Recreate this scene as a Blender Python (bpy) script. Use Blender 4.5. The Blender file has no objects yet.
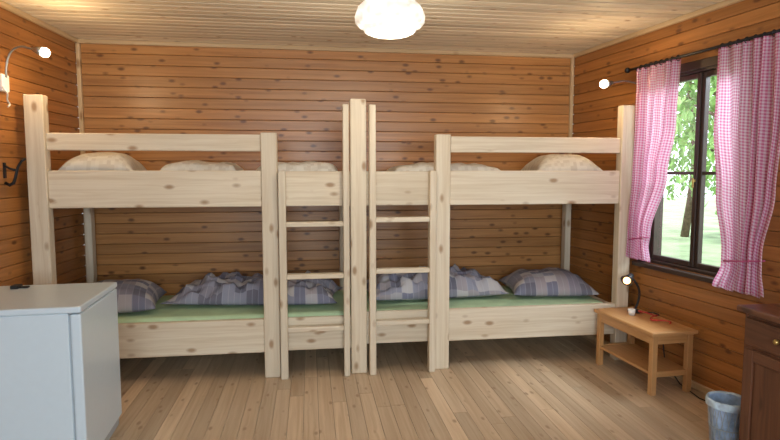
import bpy, bmesh, math, random
from mathutils import Vector, Matrix, noise
random.seed(7)
scene = bpy.context.scene
try:
    scene.view_settings.view_transform = 'Standard'
except Exception:
    pass

# ------------------------------------------------------------------ materials
def newmat(name):
    m = bpy.data.materials.new(name); m.use_nodes = True
    nt = m.node_tree; b = nt.nodes["Principled BSDF"]
    return m, nt, b

def plain(name, col, rough=0.5, metal=0.0, emit=None, estr=0.0, nscale=30, nvar=0.06, bump=0.0):
    m, nt, b = newmat(name)
    N, L = nt.nodes, nt.links
    b.inputs['Roughness'].default_value = rough
    b.inputs['Metallic'].default_value = metal
    n = N.new('ShaderNodeTexNoise'); n.inputs['Scale'].default_value = nscale; n.inputs['Detail'].default_value = 3
    tc = N.new('ShaderNodeTexCoord'); L.new(tc.outputs['Object'], n.inputs['Vector'])
    r = N.new('ShaderNodeValToRGB')
    r.color_ramp.elements[0].position = 0.3; r.color_ramp.elements[1].position = 0.7
    r.color_ramp.elements[0].color = tuple(c*(1-nvar) for c in col)+(1,)
    r.color_ramp.elements[1].color = tuple(min(1, c*(1+nvar)) for c in col)+(1,)
    L.new(n.outputs['Fac'], r.inputs['Fac']); L.new(r.outputs['Color'], b.inputs['Base Color'])
    if emit:
        b.inputs['Emission Color'].default_value = tuple(emit)+(1,)
        b.inputs['Emission Strength'].default_value = estr
    if bump:
        bp = N.new('ShaderNodeBump'); bp.inputs['Strength'].default_value = bump; bp.inputs['Distance'].default_value = 0.01
        L.new(n.outputs['Fac'], bp.inputs['Height']); L.new(bp.outputs['Normal'], b.inputs['Normal'])
    return m

def math_node(nt, op, a=None, b=None):
    n = nt.nodes.new('ShaderNodeMath'); n.operation = op
    for i, x in enumerate((a, b)):
        if x is None: continue
        if isinstance(x, (int, float)): n.inputs[i].default_value = x
        else: nt.links.new(x, n.inputs[i])
    return n.outputs[0]

def wood(name, light, dark, knot, rough=0.5, tone=(0.85, 1.12), kt=0.13, ks=(4.0, 9.0), spec=0.5, kf=0.85):
    m, nt, b = newmat(name)
    N, L = nt.nodes, nt.links
    uv = N.new('ShaderNodeUVMap'); uv.uv_map = 'UVMap'
    sp = N.new('ShaderNodeSeparateXYZ'); L.new(uv.outputs['UV'], sp.inputs[0])
    u, v = sp.outputs[0], sp.outputs[1]
    idx = math_node(nt, 'FLOOR', math_node(nt, 'DIVIDE', v, 10.0))
    vl = math_node(nt, 'SUBTRACT', v, math_node(nt, 'MULTIPLY', idx, 10.0))
    wn = N.new('ShaderNodeTexWhiteNoise'); wn.noise_dimensions = '1D'; L.new(idx, wn.inputs['W'])
    c2 = N.new('ShaderNodeCombineXYZ')
    L.new(math_node(nt, 'MULTIPLY', u, ks[0]), c2.inputs[0]); L.new(math_node(nt, 'MULTIPLY', vl, ks[1]), c2.inputs[1])
    L.new(math_node(nt, 'MULTIPLY', idx, 1.37), c2.inputs[2])
    vo = N.new('ShaderNodeTexVoronoi'); vo.inputs['Scale'].default_value = 1.0
    L.new(c2.outputs[0], vo.inputs['Vector'])
    sw = math_node(nt, 'MULTIPLY', math_node(nt, 'POWER', math_node(nt, 'MAXIMUM', math_node(nt, 'SUBTRACT', 1.0, vo.outputs['Distance']), 0.0), 6.0), 1.2)
    c1 = N.new('ShaderNodeCombineXYZ')
    L.new(math_node(nt, 'MULTIPLY', u, 1.3), c1.inputs[0])
    L.new(math_node(nt, 'ADD', math_node(nt, 'MULTIPLY', vl, 38.0), sw), c1.inputs[1])
    L.new(math_node(nt, 'MULTIPLY', idx, 3.1), c1.inputs[2])
    g = N.new('ShaderNodeTexNoise'); g.inputs['Scale'].default_value = 1.0; g.inputs['Detail'].default_value = 5
    g.inputs['Roughness'].default_value = 0.6; g.inputs['Distortion'].default_value = 0.5
    L.new(c1.outputs[0], g.inputs['Vector'])
    r = N.new('ShaderNodeValToRGB')
    r.color_ramp.elements[0].position = 0.32; r.color_ramp.elements[1].position = 0.62
    r.color_ramp.elements[0].color = tuple(dark)+(1,); r.color_ramp.elements[1].color = tuple(light)+(1,)
    L.new(g.outputs['Fac'], r.inputs['Fac'])
    mr = N.new('ShaderNodeMapRange'); mr.inputs['To Min'].default_value = tone[0]; mr.inputs['To Max'].default_value = tone[1]
    L.new(wn.outputs['Value'], mr.inputs['Value'])
    hs = N.new('ShaderNodeHueSaturation'); L.new(mr.outputs[0], hs.inputs['Value']); L.new(r.outputs['Color'], hs.inputs['Color'])
    kr = N.new('ShaderNodeMapRange'); kr.inputs['From Min'].default_value = kt*0.6; kr.inputs['From Max'].default_value = kt*1.5
    kr.inputs['To Min'].default_value = kf; kr.inputs['To Max'].default_value = 0.0
    L.new(vo.outputs['Distance'], kr.inputs['Value'])
    mx = N.new('ShaderNodeMix'); mx.data_type = 'RGBA'
    L.new(kr.outputs[0], mx.inputs['Factor']); L.new(hs.outputs['Color'], mx.inputs['A']); mx.inputs['B'].default_value = tuple(knot)+(1,)
    L.new(mx.outputs['Result'], b.inputs['Base Color'])
    b.inputs['Roughness'].default_value = rough
    b.inputs['Specular IOR Level'].default_value = spec
    bp = N.new('ShaderNodeBump'); bp.inputs['Strength'].default_value = 0.12; bp.inputs['Distance'].default_value = 0.004
    L.new(g.outputs['Fac'], bp.inputs['Height']); L.new(bp.outputs['Normal'], b.inputs['Normal'])
    return m

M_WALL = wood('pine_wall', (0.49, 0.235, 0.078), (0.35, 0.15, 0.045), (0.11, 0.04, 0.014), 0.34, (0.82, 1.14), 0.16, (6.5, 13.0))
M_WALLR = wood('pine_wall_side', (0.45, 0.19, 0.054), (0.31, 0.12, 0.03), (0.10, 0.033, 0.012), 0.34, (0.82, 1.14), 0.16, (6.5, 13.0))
M_FLOOR = wood('pine_floor', (0.66, 0.50, 0.34), (0.52, 0.365, 0.225), (0.25, 0.14, 0.07), 0.33, (0.72, 1.14), 0.13, (6.0, 13.0), kf=0.75)
M_CEIL = wood('pine_ceiling', (0.80, 0.70, 0.54), (0.70, 0.58, 0.42), (0.36, 0.22, 0.11), 0.4, (0.82, 1.1), 0.13, (6, 12))
M_BED = wood('spruce_raw', (0.76, 0.66, 0.51), (0.64, 0.52, 0.37), (0.34, 0.2, 0.1), 0.6, (0.92, 1.04), 0.15, (5.0, 10.0), 0.3)
M_TRIM = wood('pine_trim', (0.70, 0.52, 0.31), (0.58, 0.39, 0.2), (0.3, 0.15, 0.06), 0.5)
M_TABLE = wood('alder_table', (0.60, 0.33, 0.14), (0.50, 0.25, 0.09), (0.3, 0.13, 0.05), 0.35, (0.95, 1.05), 0.05)
M_DARKW = wood('walnut_dark', (0.15, 0.058, 0.028), (0.08, 0.028, 0.014), (0.04, 0.015, 0.01), 0.35)
M_FRAME = wood('window_brown', (0.06, 0.034, 0.024), (0.035, 0.02, 0.014), (0.03, 0.02, 0.01), 0.4)
M_GAP = plain('gap_dark', (0.08, 0.04, 0.018), 0.8)
M_CGAP = plain('ceiling_gap', (0.16, 0.095, 0.05), 0.8)
M_WHITE = plain('enamel_white', (0.60, 0.70, 0.77), 0.3, nvar=0.01)
M_GREY = plain('plastic_grey', (0.38, 0.42, 0.46), 0.5)
M_BLACK = plain('iron_black', (0.02, 0.02, 0.022), 0.45, 0.3)
M_METAL = plain('steel', (0.35, 0.35, 0.35), 0.35, 0.9)
M_GREEN = plain('sheet_green', (0.46, 0.62, 0.38), 0.85, nscale=8, nvar=0.08, bump=0.3)
M_CREAM = plain('sheet_cream', (0.70, 0.67, 0.60), 0.85, nscale=8, bump=0.2)
M_RED = plain('cable_red', (0.5, 0.04, 0.03), 0.5)
M_WPL = plain('plastic_white', (0.8, 0.8, 0.78), 0.4)
M_BLUE = plain('bag_blue', (0.34, 0.46, 0.64), 0.3, nscale=18, nvar=0.4, bump=0.6)
M_BAGRIM = plain('bag_rim', (0.52, 0.66, 0.82), 0.3, nscale=25, nvar=0.3, bump=0.6)
M_BRASS = plain('brass', (0.45, 0.3, 0.1), 0.35, 0.8)
M_LEAF = plain('leaf_green', (0.26, 0.44, 0.13), 0.6, nscale=2, nvar=0.5)
M_BARK = plain('bark', (0.12, 0.08, 0.05), 0.9, nscale=12, nvar=0.4)
M_GRASS = plain('grass', (0.32, 0.42, 0.24), 0.9, nscale=1.2, nvar=0.35)
M_BULB = plain('bulb_glow', (1, 0.9, 0.7), 0.3, emit=(1, 0.84, 0.55), estr=20)
M_BULBO = plain('bulb_amber', (1, 0.7, 0.4), 0.3, emit=(1, 0.5, 0.2), estr=6)

def shade_mat():
    m, nt, b = newmat('shade_glass'); N, L = nt.nodes, nt.links
    b.inputs['Base Color'].default_value = (0.85, 0.82, 0.76, 1); b.inputs['Roughness'].default_value = 0.3
    uv = N.new('ShaderNodeTexCoord'); n = N.new('ShaderNodeTexNoise'); n.inputs['Scale'].default_value = 22
    L.new(uv.outputs['Object'], n.inputs['Vector'])
    mr = N.new('ShaderNodeMapRange'); mr.inputs['From Min'].default_value = 0.35; mr.inputs['From Max'].default_value = 0.65
    mr.inputs['To Min'].default_value = 0.45; mr.inputs['To Max'].default_value = 1.1
    L.new(n.outputs['Fac'], mr.inputs['Value'])
    b.inputs['Emission Color'].default_value = (1.0, 0.93, 0.80, 1); L.new(mr.outputs[0], b.inputs['Emission Strength'])
    return m
M_SHADE = shade_mat()

def fabric_patch(name, cols, size=0.075, stripe=0.45):
    m, nt, b = newmat(name); N, L = nt.nodes, nt.links
    uv = N.new('ShaderNodeUVMap'); uv.uv_map = 'UVMap'
    sp = N.new('ShaderNodeSeparateXYZ'); L.new(uv.outputs['UV'], sp.inputs[0])
    a = math_node(nt, 'DIVIDE', sp.outputs[0], size*1.3); c = math_node(nt, 'DIVIDE', sp.outputs[1], size)
    cb = N.new('ShaderNodeCombineXYZ')
    L.new(math_node(nt, 'FLOOR', a), cb.inputs[0]); L.new(math_node(nt, 'FLOOR', c), cb.inputs[1])
    wn = N.new('ShaderNodeTexWhiteNoise'); wn.noise_dimensions = '2D'; L.new(cb.outputs[0], wn.inputs['Vector'])
    r = N.new('ShaderNodeValToRGB'); r.color_ramp.interpolation = 'CONSTANT'
    els = r.color_ramp.elements
    while len(els) < len(cols): els.new(0.5)
    for i, cc in enumerate(cols):
        els[i].position = i/len(cols); els[i].color = tuple(cc)+(1,)
    L.new(wn.outputs['Value'], r.inputs['Fac'])
    f = math_node(nt, 'FRACT', math_node(nt, 'MULTIPLY', a, 2.0))
    st = math_node(nt, 'LESS_THAN', f, 0.12)
    mx = N.new('ShaderNodeMix'); mx.data_type = 'RGBA'
    L.new(math_node(nt, 'MULTIPLY', st, stripe), mx.inputs['Factor']); L.new(r.outputs['Color'], mx.inputs['A'])
    mx.inputs['B'].default_value = (0.55, 0.54, 0.6, 1)
    L.new(mx.outputs['Result'], b.inputs['Base Color']); b.inputs['Roughness'].default_value = 0.9
    return m
M_PATCH = fabric_patch('patchwork_blue', [(0.25, 0.24, 0.29), (0.43, 0.41, 0.44), (0.16, 0.155, 0.20), (0.36, 0.32, 0.34), (0.29, 0.29, 0.36), (0.50, 0.47, 0.47), (0.20, 0.20, 0.27)], 0.07, 0.3)
M_PCREAM = fabric_patch('pillow_cream', [(0.66, 0.62, 0.54), (0.70, 0.66, 0.58), (0.60, 0.55, 0.47)], 0.02, 0.1)

def gingham(name, size=0.019):
    m, nt, b = newmat(name); N, L = nt.nodes, nt.links
    uv = N.new('ShaderNodeUVMap'); uv.uv_map = 'UVMap'
    sp = N.new('ShaderNodeSeparateXYZ'); L.new(uv.outputs['UV'], sp.inputs[0])
    a = math_node(nt, 'LESS_THAN', math_node(nt, 'FRACT', math_node(nt, 'DIVIDE', sp.outputs[0], size)), 0.5)
    c = math_node(nt, 'LESS_THAN', math_node(nt, 'FRACT', math_node(nt, 'DIVIDE', sp.outputs[1], size)), 0.5)
    s = math_node(nt, 'MULTIPLY', math_node(nt, 'ADD', a, c), 0.5)
    r = N.new('ShaderNodeValToRGB')
    r.color_ramp.elements[0].color = (0.86, 0.74, 0.84, 1); r.color_ramp.elements[1].color = (0.68, 0.17, 0.35, 1)
    L.new(s, r.inputs['Fac']); L.new(r.outputs['Color'], b.inputs['Base Color'])
    b.inputs['Roughness'].default_value = 0.9
    tr = N.new('ShaderNodeBsdfTranslucent'); L.new(r.outputs['Color'], tr.inputs['Color'])
    ms = N.new('ShaderNodeMixShader'); ms.inputs[0].default_value = 0.5
    out = N['Material Output']
    L.new(b.outputs[0], ms.inputs[1]); L.new(tr.outputs[0], ms.inputs[2]); L.new(ms.outputs[0], out.inputs['Surface'])
    return m
M_GING = gingham('gingham_pink')

def glass():
    m, nt, b = newmat('window_glass'); N, L = nt.nodes, nt.links
    t = N.new('ShaderNodeBsdfTransparent'); g = N.new('ShaderNodeBsdfGlossy'); g.inputs['Roughness'].default_value = 0.02
    ms = N.new('ShaderNodeMixShader'); ms.inputs[0].default_value = 0.05
    L.new(t.outputs[0], ms.inputs[1]); L.new(g.outputs[0], ms.inputs[2]); L.new(ms.outputs[0], N['Material Output'].inputs['Surface'])
    return m
M_GLASS = glass()

# ------------------------------------------------------------------ mesh builder
class MB:
    def __init__(s):
        s.bm = bmesh.new(); s.uv = s.bm.loops.layers.uv.new('UVMap'); s.mats = []
    def mi(s, mat):
        if mat not in s.mats: s.mats.append(mat)
        return s.mats.index(mat)
    def box(s, lo, hi, mat, M=None, la=None):
        lo = Vector(lo); hi = Vector(hi)
        for k in range(3):
            if lo[k] > hi[k]: lo[k], hi[k] = hi[k], lo[k]
        dim = hi-lo
        if la is None: la = max(range(3), key=lambda k: dim[k])
        uo = random.random()*20; vo = random.randint(0, 150)*10+1+random.random()*3
        vs = []
        for i in range(8):
            p = Vector(((hi if i & 1 else lo)[0], (hi if i & 2 else lo)[1], (hi if i & 4 else lo)[2])); vs.append(p)
        bv = [s.bm.verts.new(M @ p if M else p) for p in vs]
        fs = [((0, 2, 6, 4), 0), ((1, 5, 7, 3), 0), ((0, 4, 5, 1), 1), ((2, 3, 7, 6), 1), ((0, 1, 3, 2), 2), ((4, 6, 7, 5), 2)]
        mi = s.mi(mat)
        for ids, nax in fs:
            f = s.bm.faces.new([bv[i] for i in ids]); f.material_index = mi
            if nax == la:
                o = [k for k in range(3) if k != la]; ua, va = o[0], o[1]
            else:
                ua = la; va = [k for k in range(3) if k not in (la, nax)][0]
            for l, i in zip(f.loops, ids):
                q = vs[i]-lo
                l[s.uv].uv = (uo+q[ua], vo+q[va]+(0.0 if nax != la else 1.0))
    def tube(s, pts, r, mat, n=10, smooth=True):
        pts = [Vector(p) for p in pts]; rs = r if isinstance(r, (list, tuple)) else [r]*len(pts)
        rings = []; up = Vector((0.13, 0.31, 0.94)).normalized()
        for i, p in enumerate(pts):
            t = (pts[min(i+1, len(pts)-1)]-pts[max(i-1, 0)]).normalized()
            a = t.cross(up)
            if a.length < 1e-3: a = t.cross(Vector((1, 0, 0)))
            a.normalize(); b = t.cross(a)
            rings.append([s.bm.verts.new(p+(a*math.cos(k*2*math.pi/n)+b*math.sin(k*2*math.pi/n))*rs[i]) for k in range(n)])
        mi = s.mi(mat)
        for A, B in zip(rings, rings[1:]):
            for k in range(n):
                f = s.bm.faces.new([A[k], A[(k+1) % n], B[(k+1) % n], B[k]]); f.material_index = mi; f.smooth = smooth
        for R in (rings[0], rings[-1]):
            f = s.bm.faces.new(R); f.material_index = mi
    def lathe(s, c, prof, mat, n=32, M=None, scal=None, smooth=True):
        c = Vector(c); rings = []
        for (r, z) in prof:
            ring = []
            for k in range(n):
                a = k*2*math.pi/n; rr = r*(scal(a, z) if scal else 1)
                p = Vector((rr*math.cos(a), rr*math.sin(a), z))
                if M: p = M @ p
                ring.append(s.bm.verts.new(c+p))
            rings.append(ring)
        mi = s.mi(mat)
        for A, B in zip(rings, rings[1:]):
            for k in range(n):
                f = s.bm.faces.new([A[k], A[(k+1) % n], B[(k+1) % n], B[k]]); f.material_index = mi; f.smooth = smooth
                for l in f.loops: l[s.uv].uv = (l.vert.co.x, l.vert.co.z)
    def sphere(s, c, r, mat):
        prof = [(max(1e-4, r*math.sin(t*math.pi/10)), -r*math.cos(t*math.pi/10)) for t in range(11)]
        s.lathe(c, prof, mat, 16)
    def sheet(s, fn, nu, nv, mat, uvfn, M=None):
        g = [[s.bm.verts.new((M @ Vector(fn(i/nu, j/nv))) if M else Vector(fn(i/nu, j/nv))) for j in range(nv+1)] for i in range(nu+1)]
        mi = s.mi(mat)
        for i in range(nu):
            for j in range(nv):
                f = s.bm.faces.new([g[i][j], g[i+1][j], g[i+1][j+1], g[i][j+1]]); f.material_index = mi; f.smooth = True
                for l, (a, b) in zip(f.loops, ((i, j), (i+1, j), (i+1, j+1), (i, j+1))):
                    l[s.uv].uv = uvfn(a/nu, b/nv)
    def finish(s, name, bevel=0.0, parent=None, seg=1, merge=False, normals=True):
        if merge: bmesh.ops.remove_doubles(s.bm, verts=s.bm.verts, dist=1e-5)
        if normals: bmesh.ops.recalc_face_normals(s.bm, faces=s.bm.faces)
        xs = [v.co for v in s.bm.verts]
        lo = Vector((min(p[k] for p in xs) for k in range(3))); hi = Vector((max(p[k] for p in xs) for k in range(3)))
        c = Vector(((lo.x+hi.x)/2, (lo.y+hi.y)/2, lo.z))
        for v in s.bm.verts: v.co -= c
        me = bpy.data.meshes.new(name); s.bm.to_mesh(me); s.bm.free()
        for m in s.mats: me.materials.append(m)
        ob = bpy.data.objects.new(name, me); scene.collection.objects.link(ob); ob.location = c
        if bevel:
            md = ob.modifiers.new('bevel', 'BEVEL'); md.width = bevel; md.segments = seg; md.limit_method = 'ANGLE'; md.angle_limit = math.radians(50)
        if parent:
            ob.parent = parent; ob.matrix_parent_inverse = Matrix.Translation(-Vector(parent.location))
        return ob

def empty(name, loc):
    e = bpy.data.objects.new(name, None); e.location = loc; e.empty_display_size = 0.1
    scene.collection.objects.link(e); return e

# ------------------------------------------------------------------ room shell
H = 2.57; YB = 5.0; YF = -1.5
XL = -1.88; SL = 0.06; XR = 2.43; SR = 0.12
def wallM(x0, dx, inward):
    n = math.hypot(dx, 1.0)
    s = Vector((dx/n, -1/n, 0))
    nn = Vector((inward*1.0, inward*dx, 0)); nn.normalize()
    return Matrix(((s.x, nn.x, 0, x0), (s.y, nn.y, 0, YB), (0, 0, 1, 0), (0, 0, 0, 1)))
MR = wallM(XR, SR, -1)      # local (s toward camera, n inward, z)
ML = wallM(XL, -SL, 1)
WIN = (1.03, 1.94, 0.80, 2.19)   # s0,s1,z0,z1

def subtract(rects, op):
    out = []
    for (a, b, c, d) in rects:
        s0, s1, z0, z1 = op
        if b <= s0 or a >= s1 or d <= z0 or c >= z1: out.append((a, b, c, d)); continue
        if a < s0: out.append((a, s0, c, d))
        if b > s1: out.append((s1, b, c, d))
        ma, mb_ = max(a, s0), min(b, s1)
        if c < z0: out.append((ma, mb_, c, z0))
        if d > z1: out.append((ma, mb_, z1, d))
    return out

def plank_wall(name, M, L0, L1, mat, pw=0.088, op=None, splits=()):
    mb = MB()
    core = [(L0, L1, 0.0, H)]
    if op: core = subtract(core, op)
    for (a, b, c, d) in core: mb.box((a, -0.14, c), (b, -0.016, d), M_GAP, M)
    z = 0.0; g = 0.0014
    while z < H-0.005:
        z1 = min(z+pw, H)
        cuts = [L0]+[x for x in splits if L0 < x < L1 and random.random() < 0.35]+[L1]
        for ca, cb in zip(cuts, cuts[1:]):
            rr = [(ca, cb, z+g, z1-g)]
            if op: rr = subtract(rr, op)
            for (a, b, c, d) in rr:
                if b-a > 0.01 and d-c > 0.004: mb.box((a, -0.018, c), (b, 0.0, d), mat, M, la=0)
        z = z1
    return mb.finish(name, 0.0035)

MBK = Matrix(((1, 0, 0, 0), (0, -1, 0, YB), (0, 0, 1, 0), (0, 0, 0, 1)))
plank_wall('wall_back', MBK, XL-0.0, XR+0.0, M_WALL)
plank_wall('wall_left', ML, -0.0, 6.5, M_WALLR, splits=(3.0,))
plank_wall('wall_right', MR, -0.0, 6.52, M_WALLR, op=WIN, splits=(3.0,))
MFR = Matrix(((1, 0, 0, 0), (0, 1, 0, YF), (0, 0, 1, 0), (0, 0, 0, 1)))
FOP = (-1.3, 2.1, 0.85, 2.25)
plank_wall('wall_front', MFR, XL-0.39, XR+0.78, M_WALL, op=FOP)

# floor boards (run toward the back wall)
mb = MB(); x = -2.45
mb.box((-2.5, YF-0.1, -0.12), (3.35, YB+0.1, -0.022), M_GAP)
bw = 0.092
while x < 3.3:
    y = YF - random.random()*2.0
    while y < YB:
        ln = random.choice([1.8, 2.4, 3.0]); a = max(y, YF-0.1); b = min(y+ln, YB+0.05)
        if b-a > 0.02: mb.box((x+0.0008, a+0.0006, -0.022), (x+bw-0.0008, b-0.0006, 0.0), M_FLOOR, la=1)
        y += ln
    x += bw
mb.finish('floor', 0.001)
# ceiling boards (run left-right)
mb = MB(); y = YF-0.1
mb.box((-2.5, YF-0.1, H+0.016), (3.35, YB+0.1, H+0.1), M_CGAP)
while y < YB:
    mb.box((-2.5, y+0.008, H), (3.35, min(y+0.092, YB+0.05)-0.008, H+0.018), M_CEIL, la=0); y += 0.092
mb.finish('ceiling', 0.004)

# trims
mb = MB(); mb.box((XL+0.0, YB-0.03, H-0.035), (XR-0.0, YB-0.0005, H-0.0005), M_TRIM); mb.finish('trim_1', 0.004)
mb = MB(); mb.box((0.035, 0.0005, H-0.035), (6.4, 0.03, H-0.0005), M_TRIM, MR); mb.finish('trim_2', 0.004)
mb = MB(); mb.box((0.035, 0.0005, H-0.035), (6.4, 0.03, H-0.0005), M_TRIM, ML); mb.finish('trim_3', 0.004)
mb = MB(); mb.box((XL+0.003, YB-0.03, 0.0), (XL+0.035, YB-0.0005, H-0.036), M_TRIM); mb.finish('trim_4', 0.003)
mb = MB(); mb.box((XR-0.035, YB-0.03, 0.0), (XR-0.006, YB-0.0005, H-0.036), M_TRIM); mb.finish('trim_5', 0.003)
mb = MB(); mb.box((0.03, 0.0005, 0.0005), (6.4, 0.016, 0.05), M_TRIM, MR); mb.finish('baseboard_right', 0.004)
mb = MB(); mb.box((0.03, 0.0005, 0.0005), (6.4, 0.016, 0.05), M_TRIM, ML); mb.finish('baseboard_left', 0.004)
mb = MB(); mb.box((XL+0.04, YB-0.018, 0.0005), (XR-0.05, YB-0.0005, 0.05), M_TRIM); mb.finish('baseboard_back', 0.004)

# ------------------------------------------------------------------ windows
def window(name, M, op):
    s0, s1, z0, z1 = op; sm = (s0+s1)/2
    c = M @ Vector((sm, -0.03, z0)); e = empty(name, c)
    mb = MB()
    mb.box((s0-0.05, 0.001, z0-0.005), (s0+0.02, 0.02, z1+0.05), M_FRAME, M); mb.box((s1-0.02, 0.001, z0-0.005), (s1+0.05, 0.02, z1+0.05), M_FRAME, M)
    mb.box((s0+0.02, 0.001, z1-0.01), (s1-0.02, 0.02, z1+0.05), M_FRAME, M)
    mb.box((s0-0.07, 0.001, z0-0.035), (s1+0.07, 0.055, z0-0.003), M_FRAME, M)
    for a, b in ((s0, s0+0.025), (s1-0.025, s1)): mb.box((a, -0.14, z0), (b, 0.0005, z1), M_FRAME, M)
    mb.box((s0+0.025, -0.14, z0), (s1-0.025, 0.0005, z0+0.025), M_FRAME, M); mb.box((s0+0.025, -0.14, z1-0.025), (s1-0.025, 0.0005, z1), M_FRAME, M)
    mb.finish('frame', 0.003, e)
    mb = MB()
    for a, b in ((s0+0.026, sm-0.001), (sm+0.001, s1-0.026)):
        w = 0.036; za, zb = z0+0.026, z1-0.026
        mb.box((a, -0.07, za), (a+w, -0.03, zb), M_FRAME, M); mb.box((b-w, -0.07, za), (b, -0.03, zb), M_FRAME, M)
        mb.box((a+w, -0.07, za), (b-w, -0.03, za+w), M_FRAME, M); mb.box((a+w, -0.07, zb-w), (b-w, -0.03, zb), M_FRAME, M)
        mz = za+(zb-za)*0.49
        mb.box((a+w, -0.065, mz-0.011), (b-w, -0.035, mz+0.011), M_FRAME, M)
    mb.box((sm-0.012, -0.03, z0+0.03), (sm+0.012, -0.018, z1-0.03), M_FRAME, M)
    mb.box((sm-0.006, -0.018, 1.42), (sm+0.006, 0.004, 1.44), M_BRASS, M)
    mb.box((sm-0.007, 0.0, 1.38), (sm+0.007, 0.008, 1.45), M_BRASS, M)
    mb.finish('sash', 0.003, e)
    mb = MB(); mb.box((s0+0.05, -0.052, z0+0.05), (s1-0.05, -0.048, z1-0.05), M_GLASS, M); mb.finish('glass', 0, e)
window('window_1', MR, WIN)
window('window_2', MFR, FOP)

# curtain rod + curtains
RODN = 0.085; RODZ = 2.275
e = empty('curtain_rod', MR @ Vector((1.5, RODN, RODZ)))
mb = MB()
mb.tube([MR @ Vector((0.88, RODN, RODZ)), MR @ Vector((2.28, RODN, RODZ))], 0.009, M_BLACK)
for s in (0.87, 2.29):
    mb.sphere(MR @ Vector((s, RODN, RODZ)), 0.022, M_BLACK)
mb.finish('rod', 0, e)
mb = MB()
for s in (0.96, 2.235):
    mb.tube([MR @ Vector((s, 0.002, RODZ-0.03)), MR @ Vector((s, RODN*0.6, RODZ-0.035)), MR @ Vector((s, RODN, RODZ))], 0.007, M_BLACK)
    mb.box((s-0.015, 0.001, RODZ-0.08), (s+0.015, 0.006, RODZ+0.02), M_BLACK, MR)
mb.finish('brackets', 0, e)
mb = MB()
for lo, hi in ((1.0, 1.42), (1.73, 2.2)):
    for k in range(8):
        s = lo+(hi-lo)*(k+0.5)/8; pts = []
        for a in range(13):
            t = a*2*math.pi/12; pts.append(MR @ Vector((s, RODN+0.018*math.cos(t), RODZ-0.006+0.018*math.sin(t))))
        mb.tube(pts, 0.003, M_BLACK, 6)
mb.finish('rings', 0, e)

def interp(tab, t):
    for (t0, a), (t1, b) in zip(tab, tab[1:]):
        if t <= t1:
            k = (t-t0)/(t1-t0); k = k*k*(3-2*k); return tuple(x+(y-x)*k for x, y in zip(a, b))
    return tab[-1][1]
def curtain(name, tab, ztop, zbot, folds, seed, tie):
    W = 0.95
    def fn(u, t):
        s0, s1, amp = interp(tab, t)
        ph = folds*2*math.pi*u + seed + 0.8*math.sin(u*5+seed)
        s = s0+(s1-s0)*u + 0.012*math.sin(ph*0.5+t*3)
        n = RODN+0.004+amp*math.sin(ph+0.5*math.sin(t*4+seed))*(0.8+0.3*math.sin(u*9+seed))
        z = ztop+(zbot-ztop)*t + 0.012*math.sin(ph)*t
        return (s, max(n, 0.03), z)
    mb = MB(); mb.sheet(fn, 110, 60, M_GING, lambda u, t: (u*W, t*(ztop-zbot)), MR)
    ob = mb.finish(name, 0)
    s0, s1, z = tie; mb = MB(); pts = []
    for k in range(25):
        a = k*2*math.pi/24
        pts.append(MR @ Vector(((s0+s1)/2+(s1-s0)/2*math.cos(a), RODN+0.040*math.sin(a), z+0.02*math.cos(a))))
    mb.tube(pts, 0.005, M_GING, 8); mb.finish('tieback', 0, ob)
    return ob
curtain('curtain', [(0, (1.0, 1.43, 0.020)), (0.30, (1.0, 1.40, 0.024)), (0.55, (0.995, 1.32, 0.026)), (0.85, (0.98, 1.165, 0.028)), (0.92, (0.98, 1.15, 0.028)), (1, (0.975, 1.175, 0.03))], 2.262, 0.83, 6, 0.6, (0.975, 1.165, 0.985))
curtain('curtain', [(0, (1.72, 2.22, 0.020)), (0.3, (1.73, 2.22, 0.026)), (0.6, (1.79, 2.19, 0.028)), (0.84, (1.86, 2.12, 0.03)), (0.9, (1.86, 2.12, 0.03)), (1, (1.80, 2.14, 0.032))], 2.262, 0.76, 7, 2.1, (1.855, 2.128, 0.955))

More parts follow.
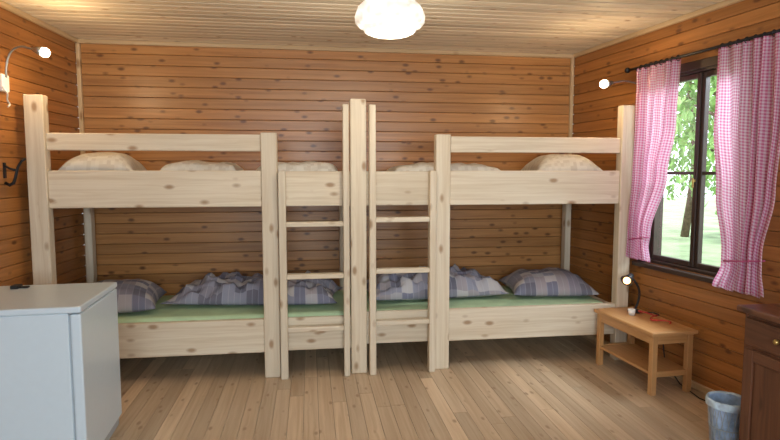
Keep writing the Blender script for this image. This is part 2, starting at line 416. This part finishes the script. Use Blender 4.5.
# ------------------------------------------------------------------ bunk beds
YP0, YP1 = 4.04, 4.12     # posts
YB0, YB1 = 4.06, 4.10     # boards
def bed(xo0, xo1, xi_post, ladder, xend, left):
    lo = min(xo0, xend); hi = max(xo1, xend)
    up = 0.0 if left else 0.025
    e = empty('bunk_bed', ((lo+hi)/2, 4.5, 0))
    mb = MB()
    mb.box((xo0, YP0, 0), (xo1, YP1, 2.0), M_BED)
    mb.box((xi_post[0], YP0, 0), (xi_post[1], YP1, 1.765), M_BED)
    if left: mb.box((0.288, YP0, 0), (0.402, YP1, 2.01), M_BED)
    if left: mb.box((XL+0.045, 4.87, 0), (XL+0.10, 4.95, 1.5), M_BED)
    else: mb.box((XR-0.10, 4.87, 0), (XR-0.045, 4.95, 1.5), M_BED)
    mb.box((0.25, 4.87, 0), (0.34, 4.95, 1.5), M_BED) if left else mb.box((0.35, 4.87, 0), (0.44, 4.95, 1.5), M_BED)
    mb.finish('posts', 0.005, e)
    a, b = (xo1, xi_post[0]) if left else (xi_post[1], xo0)
    mb = MB()
    mb.box((a, YB0, 1.635), (b, YB1, 1.752), M_BED)
    mb.box((a, YB0-0.005, 1.245), (b, YB1, 1.50), M_BED)
    mb.box((a, YB0-0.005, 0.185+up), (b, YB1, 0.43+up), M_BED)
    c, d = (xi_post[1], 0.288) if left else (0.402, xi_post[0])
    mb.box((c, YB0+0.012, 1.245), (d, YB1, 1.495), M_BED)
    mb.box((c, YB0+0.012, 0.185+up), (d, YB1, 0.43+up), M_BED)
    mb.finish('side_boards', 0.005, e)
    mb = MB()
    X = (XL+0.045, XL+0.085) if left else (XR-0.085, XR-0.045)
    for z0, z1 in ((1.25, 1.50), (0.19, 0.44)):
        mb.box((X[0], YP1, z0), (X[1], 4.87, z1), M_BED)
    ml, mh = (XL+0.10, 0.25) if left else (0.44, XR-0.10)
    for z0, z1 in ((1.30, 1.48), (0.19, 0.42)):
        mb.box((ml, 4.90, z0), (mh, 4.94, z1), M_BED)
    mb.finish('end_boards', 0.004, e)
    mb = MB(); ml, mh = (XL+0.09, 0.34) if left else (0.35, XR-0.09)
    for z in (0.235, 1.285):
        k = ml+0.03
        while k < mh-0.08:
            mb.box((k, YB1+0.001, z), (k+0.08, 4.90, z+0.018), M_BED); k += 0.12
    mb.finish('slats', 0.002, e)
    for z, th, mat, nm in ((0.254, 0.20, M_GREEN, 'mattress_lower'), (1.304, 0.12, M_CREAM, 'mattress_upper')):
        mb = MB(); mb.box((ml+0.01, YB1+0.004, z), (mh-0.01, 4.895, z+th), mat); o = mb.finish(nm, 0.035, e, 4)
        for p in o.data.polygons: p.use_smooth = True
    mb = MB(); (o0, o1), (i0, i1) = ladder
    mb.box((o0, 3.985, 0), (o1, 4.055, 1.50), M_BED); mb.box((i0, 3.985, 0), (i1, 4.055, 1.965), M_BED)
    r0, r1 = (o1, i0) if left else (i1, o0)
    for z in (0.36, 0.745, 1.12): mb.box((r0, 3.99, z-0.0175+up), (r1, 4.05, z+0.0175+up), M_BED)
    mb.finish('ladder', 0.004, e)
bed(-1.865, -1.745, (-0.341, -0.229), ((-0.222, -0.172), (0.232, 0.274)), 0.402, True)
bed(2.375, 2.475, (0.917, 1.026), ((0.862, 0.909), (0.42, 0.466)), 0.402, False)

# ------------------------------------------------------------------ bedding
def cushion(name, x, y, zb, sx, sy, th, rot, mat, seed, wr=0.012, freq=5.0, pw=3.2):
    n = 48; mb = MB(); Mx = Matrix.Translation((x, y, zb)) @ Matrix.Rotation(rot, 4, 'Z')
    def base(u, v):
        a, b = u*2-1, v*2-1
        X = sx/2*a*(1-0.09*(1-b*b)*abs(a)); Y = sy/2*b*(1-0.09*(1-a*a)*abs(b))
        pr = (max(0, 1-abs(a)**pw)**0.6)*(max(0, 1-abs(b)**pw)**0.6)
        return a, b, X, Y, pr
    def top(u, v):
        a, b, X, Y, pr = base(u, v)
        nz = noise.noise(Vector((X*freq+seed*7, Y*freq, seed)))+0.5*noise.noise(Vector((X*freq*2.6, Y*freq*2.6+seed, seed*3)))
        rid = 0.5-abs(noise.noise(Vector((X*freq*1.3+Y*4, Y*freq*0.9, seed*5))))*1.6
        return (X, Y, max(0.0, th*0.25+th*0.75*pr+wr*(nz+0.5*rid)*min(1, pr*2.0)))
    def bot(u, v):
        a, b, X, Y, pr = base(u, v)
        return (X, Y, th*0.25-th*0.25*pr)
    uvf = lambda u, v: (seed+u*sx, seed+v*sy)
    mb.sheet(top, n, n, mat, uvf, Mx); mb.sheet(bot, n, n, mat, uvf, Mx)
    return mb.finish(name, 0, merge=True)
ZL = 0.456; ZU = 1.426
cushion('pillow', -1.45, 4.42, ZL, 0.62, 0.58, 0.21, 0.10, M_PATCH, 1, 0.02)
cushion('duvet', -0.43, 4.55, ZL, 1.34, 0.58, 0.18, -0.13, M_PATCH, 2, 0.075, 6.5)
cushion('duvet', 1.00, 4.56, ZL, 1.18, 0.58, 0.19, 0.06, M_PATCH, 3, 0.075, 6.5)
cushion('pillow', 2.00, 4.52, ZL, 0.70, 0.62, 0.19, -0.12, M_PATCH, 4, 0.02)
cushion('pillow', -1.50, 4.42, ZU, 0.52, 0.52, 0.205, 0.06, M_PCREAM, 5)
cushion('folded_blanket', -0.80, 4.50, ZU, 0.56, 0.62, 0.135, 0.0, M_PCREAM, 6, 0.02, pw=8)
cushion('folded_blanket', -0.10, 4.50, ZU, 0.66, 0.62, 0.13, 0.0, M_PCREAM, 7, 0.025, pw=8)
cushion('folded_blanket', 1.06, 4.50, ZU, 0.90, 0.62, 0.125, 0.0, M_PCREAM, 8, 0.02, pw=8)
cushion('pillow', 2.06, 4.44, ZU, 0.56, 0.54, 0.205, -0.08, M_PCREAM, 9)

# ------------------------------------------------------------------ fridge
Mf = Matrix.Translation((-1.065, 2.74, 0)) @ Matrix.Rotation(math.radians(3), 4, 'Z')
e = empty('refrigerator', Mf @ Vector((-0.29, 0.3, 0)))
mb = MB(); mb.box((-0.58, 0, 0.03), (-0.055, 0.60, 0.835), M_WHITE, Mf)
mb.finish('body', 0.006, e, 2)
mb = MB(); mb.box((-0.60, -0.004, 0.8355), (0.0, 0.604, 0.866), M_WHITE, Mf); mb.finish('worktop', 0.008, e, 3)
mb = MB(); mb.box((-0.048, 0.0, 0.09), (-0.002, 0.60, 0.83), M_WHITE, Mf); mb.finish('door', 0.008, e, 3)
mb = MB(); mb.box((-0.055, 0.01, 0.095), (-0.048, 0.59, 0.825), M_GREY, Mf); mb.box((-0.05, 0.005, 0.03), (-0.02, 0.595, 0.085), M_GREY, Mf)
for a, b in ((-0.54, 0.04), (-0.54, 0.54), (-0.1, 0.04), (-0.1, 0.54)):
    mb.box((a, b, 0.0), (a+0.035, b+0.035, 0.03), M_BLACK, Mf)
mb.finish('seal_and_feet', 0.001, e)
mb = MB(); mb.box((-0.50, 0.50, 0.867), (-0.42, 0.53, 0.875), M_BLACK, Mf); mb.box((-0.50, 0.48, 0.867), (-0.46, 0.54, 0.885), M_BLACK, Mf); mb.finish('bottle_opener', 0.003)

# ------------------------------------------------------------------ side table
Mt = Matrix.Translation((2.365, 3.675, 0)) @ Matrix.Rotation(math.radians(4), 4, 'Z')
e = empty('side_table', (2.365, 3.675, 0))
mb = MB(); mb.box((-0.175, -0.345, 0.407), (0.175, 0.345, 0.434), M_TABLE, Mt); mb.finish('top', 0.006, e, 2)
mb = MB()
for a in (-0.155, 0.115):
    for b in (-0.325, 0.285): mb.box((a, b, 0), (a+0.04, b+0.04, 0.406), M_TABLE, Mt)
mb.finish('legs', 0.003, e)
mb = MB()
for a in (-0.15, 0.13): mb.box((a, -0.285, 0.345), (a+0.02, 0.285, 0.406), M_TABLE, Mt)
for b in (-0.315, 0.295): mb.box((-0.115, b, 0.345), (0.115, b+0.02, 0.406), M_TABLE, Mt)
mb.finish('apron', 0.002, e)
mb = MB(); mb.box((-0.15, -0.28, 0.135), (0.15, 0.28, 0.155), M_TABLE, Mt)
for b in (-0.315, 0.295): mb.box((-0.115, b, 0.12), (0.115, b+0.02, 0.16), M_TABLE, Mt)
mb.finish('shelf', 0.002, e)

# reading lamp on the table
lx, ly = 2.42, 3.86
e = empty('table_lamp', (lx, ly, 0.434))
mb = MB(); mb.lathe((lx, ly, 0.435), [(0.001, 0), (0.05, 0), (0.052, 0.008), (0.04, 0.016), (0.012, 0.022), (0.001, 0.022)], M_BLACK, 24); mb.finish('base', 0, e)
mb = MB(); pts = []
for k in range(15):
    t = k/14; pts.append((lx+0.04*math.sin(t*math.pi)-0.05*t*t, ly-0.01*t, 0.454+0.255*t+0.01*math.sin(t*math.pi)))
mb.tube(pts, 0.008, M_BLACK); mb.finish('gooseneck', 0, e)
Rl = Matrix.Rotation(math.radians(-40), 4, 'X') @ Matrix.Rotation(math.radians(50), 4, 'Y')
hp = Vector((lx-0.052, ly-0.012, 0.712))
mb = MB(); mb.lathe(hp, [(0.001, 0.016), (0.020, 0.012), (0.026, -0.02), (0.048, -0.06), (0.046, -0.06), (0.022, -0.02)], M_BLACK, 24, M=Rl); mb.finish('head', 0, e)
mb = MB(); mb.sphere(hp+(Rl @ Vector((0, 0, -0.056))), 0.026, M_BULBO); mb.finish('bulb', 0, e)
mb = MB(); pts = []
for k in range(40):
    t = k/39; pts.append((lx+0.02-0.05*math.sin(t*12), ly-0.06-0.29*t, 0.4405+0.035*abs(math.sin(t*9))*(1-t)))
mb.tube(pts, 0.005, M_RED, 8); mb.finish('red_cable', 0)
mb = MB(); pts = []
ctl = [(2.485, 3.82, 0.4395), (2.535, 3.80, 0.4395), (2.562, 3.78, 0.43), (2.57, 3.74, 0.30), (2.573, 3.70, 0.10), (2.555, 3.50, 0.008), (2.52, 3.25, 0.006), (2.56, 3.10, 0.006)]
for (p, q) in zip(ctl, ctl[1:]):
    for k in range(4): pts.append(Vector(p).lerp(Vector(q), k/4))
pts.append(Vector(ctl[-1]))
mb.tube(pts, 0.0045, M_BLACK, 8); mb.finish('power_cord', 0)
mb = MB(); mb.lathe((2.345, 3.78, 0.4345), [(0.001, 0), (0.022, 0), (0.028, 0.045), (0.025, 0.045), (0.02, 0.006), (0.001, 0.006)], M_WPL, 20); mb.finish('small_cup', 0)

# ------------------------------------------------------------------ dresser (right, near)
dx = -0.035
e = empty('dresser', (2.42, 2.0, 0))
mb = MB(); mb.box((2.135+dx, 1.55, 0.06), (2.68+dx, 2.42, 0.81), M_DARKW, la=2); mb.finish('carcass', 0.004, e)
mb = MB(); mb.box((2.105+dx, 1.52, 0.8105), (2.69+dx, 2.445, 0.84), M_DARKW); mb.finish('top', 0.008, e, 2)
mb = MB()
for a, b in ((1.555, 1.98), (1.99, 2.415)):
    mb.box((2.118+dx, a+0.02, 0.66), (2.1345+dx, b-0.02, 0.79), M_DARKW)
    for c, d in ((a+0.02, a+0.075), (b-0.075, b-0.02)): mb.box((2.118+dx, c, 0.09), (2.1345+dx, d, 0.64), M_DARKW)
    for z in (0.09, 0.585): mb.box((2.118+dx, a+0.075, z), (2.1345+dx, b-0.075, z+0.055), M_DARKW)
    mb.box((2.127+dx, a+0.075, 0.145), (2.1345+dx, b-0.075, 0.585), M_DARKW, la=2)
mb.finish('fronts', 0.003, e)
mb = MB()
for y, z in ((1.77, 0.725), (2.2, 0.725), (1.94, 0.42), (2.04, 0.42)): mb.sphere((2.107+dx, y, z), 0.013, M_BRASS)
mb.finish('knobs', 0, e)
mb = MB()
for a in (2.14+dx, 2.62+dx):
    for b in (1.56, 2.36): mb.box((a, b, 0), (a+0.05, b+0.05, 0.06), M_DARKW)
mb.finish('feet', 0.002, e)

# ------------------------------------------------------------------ waste basket
bx, by = 2.195, 2.61
e = empty('wastebasket', (bx, by, 0)); hb = 0.275
mb = MB()
for k in range(20):
    for sg in (1, -1):
        a = k*2*math.pi/20; pts = []
        for j in range(5):
            t = j/4; r = 0.075+0.023*t; aa = a+sg*0.5*t
            pts.append((bx+r*math.cos(aa), by+r*math.sin(aa), 0.004+(hb-0.004)*t))
        mb.tube(pts, 0.0014, M_GREY, 5)
for z, r in ((0.004, 0.075), (hb*0.5, 0.087), (hb, 0.099)):
    mb.tube([(bx+r*math.cos(k*math.pi/16), by+r*math.sin(k*math.pi/16), z) for k in range(33)], 0.003, M_GREY, 8)
mb.finish('wire_frame', 0, e)
wob = lambda a, z: 1+0.02*math.sin(9*a+z*30)+0.012*math.sin(17*a)
mb = MB()
mb.lathe((bx, by, 0), [(0.001, 0.008), (0.068, 0.008), (0.079, 0.15), (0.089, 0.26), (0.093, 0.28)], M_BLUE, 48, scal=wob)
mb.lathe((bx, by, 0), [(0.093, 0.28), (0.100, 0.289), (0.107, 0.282), (0.108, 0.262), (0.107, 0.25)], M_BAGRIM, 48, scal=wob)
mb.finish('bag_liner', 0, e)

# ------------------------------------------------------------------ lamps
def wall_lamp(M, s, zbox, out, ztop, reach, cablen, bw_, bh_, pw):
    base = M @ Vector((s, 0.0, zbox)); e = empty('wall_lamp', base)
    mb = MB(); mb.box((s-bw_, 0.001, zbox-bh_), (s+bw_, 0.032, zbox+bh_*0.8), M_WPL, M); mb.finish('mount', 0.006, e, 2)
    pts = []
    for k in range(19):
        t = k/18
        n = 0.035 + (reach-0.035)*(t**2.2)
        z = zbox+0.03+(ztop-zbox-0.03)*math.sin(min(1, t*1.25)*math.pi/2)+(-0.02*max(0, t-0.8)*5)
        pts.append(M @ Vector((s+out*t, n, z)))
    mb = MB(); mb.tube(pts, 0.0065, M_METAL, 10); mb.finish('arm', 0, e)
    p1 = pts[-1]; d = (pts[-1]-pts[-3]).normalized()
    mb = MB(); mb.tube([p1-d*0.015, p1+d*0.012, p1+d*0.045], [0.012, 0.022, 0.032], M_METAL, 20); mb.finish('socket', 0, e)
    bc = p1+d*0.06
    mb = MB(); mb.sphere(bc, 0.030, M_BULB); mb.finish('bulb', 0, e)
    pts = []
    for k in range(25):
        t = k/24; pts.append(M @ Vector((s+0.03+0.03*math.sin(t*7), 0.035+0.03*math.sin(t*5)**2, zbox-0.03-cablen*t)))
    mb = MB(); mb.tube(pts, 0.005, M_WPL, 8); mb.finish('cable', 0, e)
    L = bpy.data.lights.new('wall_lamp_light', 'POINT'); L.energy = pw; L.color = (1, 0.72, 0.40); L.shadow_soft_size = 0.03
    o = bpy.data.objects.new('lamp_light', L); o.location = bc+d*0.05+Vector((0, -0.02, -0.01)); scene.collection.objects.link(o)
    o.parent = e; o.matrix_parent_inverse = Matrix.Translation(-Vector(e.location))
wall_lamp(ML, 1.06, 2.06, 0.0, 2.285, 0.22, 0.13, 0.04, 0.06, 9)
wall_lamp(MR, 0.955, 2.10, 0.02, 2.175, 0.31, 0.25, 0.03, 0.05, 7)

# wall hook (black, left wall)
mb = MB()
h0 = 1.08
mb.box((h0-0.012, 0.001, 1.45), (h0+0.012, 0.008, 1.55), M_BLACK, ML)
arc = [(0.004, 1.42), (0.03, 1.405), (0.055, 1.42), (0.07, 1.46), (0.085, 1.52), (0.11, 1.56), (0.135, 1.575)]
mb.tube([ML @ Vector((h0, a, b)) for a, b in arc], [0.010, 0.010, 0.010, 0.009, 0.008, 0.007, 0.007], M_BLACK)
mb.tube([ML @ Vector((h0, 0.004, 1.53)), ML @ Vector((h0, 0.04, 1.51)), ML @ Vector((h0, 0.08, 1.50))], 0.007, M_BLACK)
mb.finish('coat_hook', 0)

# ceiling pendant
cx, cy = 0.45, 3.17
e = empty('ceiling_lamp', (cx, cy, H))
mb = MB(); mb.lathe((cx, cy, H), [(0.001, -0.001), (0.055, -0.001), (0.055, -0.02), (0.03, -0.045), (0.012, -0.05), (0.012, -0.105), (0.05, -0.11), (0.001, -0.111)], M_WPL, 24); mb.finish('canopy', 0, e)
zc = 2.245
def scal(a, z):
    k = max(0, 1-abs(z-0.07)/0.13); return 1+0.11*k*(abs(math.cos(4.5*a))-0.5)
mb = MB(); mb.lathe((cx, cy, zc), [(0.001, 0.0), (0.05, 0.002), (0.095, 0.006), (0.128, 0.016), (0.14, 0.028), (0.142, 0.04), (0.165, 0.05), (0.185, 0.075), (0.192, 0.11), (0.180, 0.145), (0.14, 0.185), (0.07, 0.212), (0.04, 0.22)], M_SHADE, 90, scal=scal)
mb.finish('shade', 0, e)

# ------------------------------------------------------------------ outside
mb = MB(); mb.box((3.6, -12, -0.55), (40, 40, -0.5), M_GRASS); mb.finish('ground', 0)
def tree(x, y, h, R, n, cut=-0.08, name='garden_tree'):
    e = empty(name, (x, y, -0.5))
    mb = MB(); mb.tube([(x+0.1*math.sin(k), y+0.1*math.cos(k*1.3), -0.5+h*k/6) for k in range(7)], [0.12-0.013*k for k in range(7)], M_BARK, 12)
    for k in range(7):
        a = k*0.9; z = h*(0.3+0.09*k)
        mb.tube([(x, y, z), (x+0.5*R*math.cos(a), y+0.5*R*math.sin(a), z+0.4), (x+0.85*R*math.cos(a), y+0.85*R*math.sin(a), z+0.7)], [0.05, 0.035, 0.015], M_BARK, 8)
    mb.finish('trunk', 0, e)
    mb = MB(); mi = mb.mi(M_LEAF)
    for _ in range(n):
        d = Vector((random.gauss(0, 1), random.gauss(0, 1), random.gauss(0, 1))).normalized()*(random.random()**0.4)*R
        cl = noise.noise(d*1.3+Vector((x, y, 0)))
        if cl < cut: continue
        c = Vector((x, y, h*0.62))+Vector((d.x, d.y, d.z*h*0.55/R))
        q = Matrix.Rotation(random.random()*6.28, 4, 'Z') @ Matrix.Rotation(random.random()*3, 4, 'X')
        l = 0.08+0.07*random.random()
        pts = [Vector((0, -l, 0)), Vector((l*0.5, 0, 0.02)), Vector((0, l, 0)), Vector((-l*0.5, 0, 0.02))]
        f = mb.bm.faces.new([mb.bm.verts.new(c+(q @ p)) for p in pts]); f.material_index = mi
    mb.finish('foliage', 0, e, normals=False)
tree(8.9, 10.6, 5.0, 1.6, 4200)
tree(11.4, 15.6, 6.4, 2.5, 7000)
tree(14.5, 14.0, 5.0, 2.5, 5500)

# ------------------------------------------------------------------ light
w = bpy.data.worlds.new('World'); scene.world = w; w.use_nodes = True
bg = w.node_tree.nodes['Background']; bg.inputs['Color'].default_value = (0.84, 0.93, 1.0, 1); bg.inputs['Strength'].default_value = 2.9

def area(name, loc, target, sx, sy, energy, col):
    L = bpy.data.lights.new(name, 'AREA'); L.shape = 'RECTANGLE'; L.size = sx; L.size_y = sy; L.energy = energy; L.color = col
    o = bpy.data.objects.new(name, L); o.location = loc; scene.collection.objects.link(o)
    o.rotation_euler = (Vector(target)-Vector(loc)).to_track_quat('-Z', 'Y').to_euler(); return o
area('daylight_front_window', (0.4, YF-0.3, 1.65), (0.4, 3, 1.3), 3.2, 1.3, 145, (0.76, 0.90, 1.0))
area('daylight_side_window', (3.9, 3.1, 2.9), (1.6, 3.5, 0.9), 1.6, 1.2, 190, (0.80, 0.92, 1.0))
L = bpy.data.lights.new('sun', 'SUN'); L.energy = 3.5; L.color = (1, 0.97, 0.9); L.angle = 0.01
o = bpy.data.objects.new('sun', L); o.rotation_euler = Vector((0.6, -0.25, -0.75)).to_track_quat('-Z', 'Y').to_euler(); o.location = (-5, 8, 12); scene.collection.objects.link(o)
L = bpy.data.lights.new('ceiling_bulb', 'POINT'); L.energy = 17; L.color = (1, 0.90, 0.74); L.shadow_soft_size = 0.12
o = bpy.data.objects.new('ceiling_bulb', L); o.location = (cx, cy, 2.14); scene.collection.objects.link(o)

# ------------------------------------------------------------------ camera
cam = bpy.data.cameras.new('camera'); cam.sensor_width = 36; cam.lens = 560/780*36; cam.clip_start = 0.05
co = bpy.data.objects.new('camera', cam); scene.collection.objects.link(co)
co.location = (0, 0, 1.49); co.rotation_euler = (math.radians(90-4.9), 0, math.radians(-8.1))
scene.camera = co
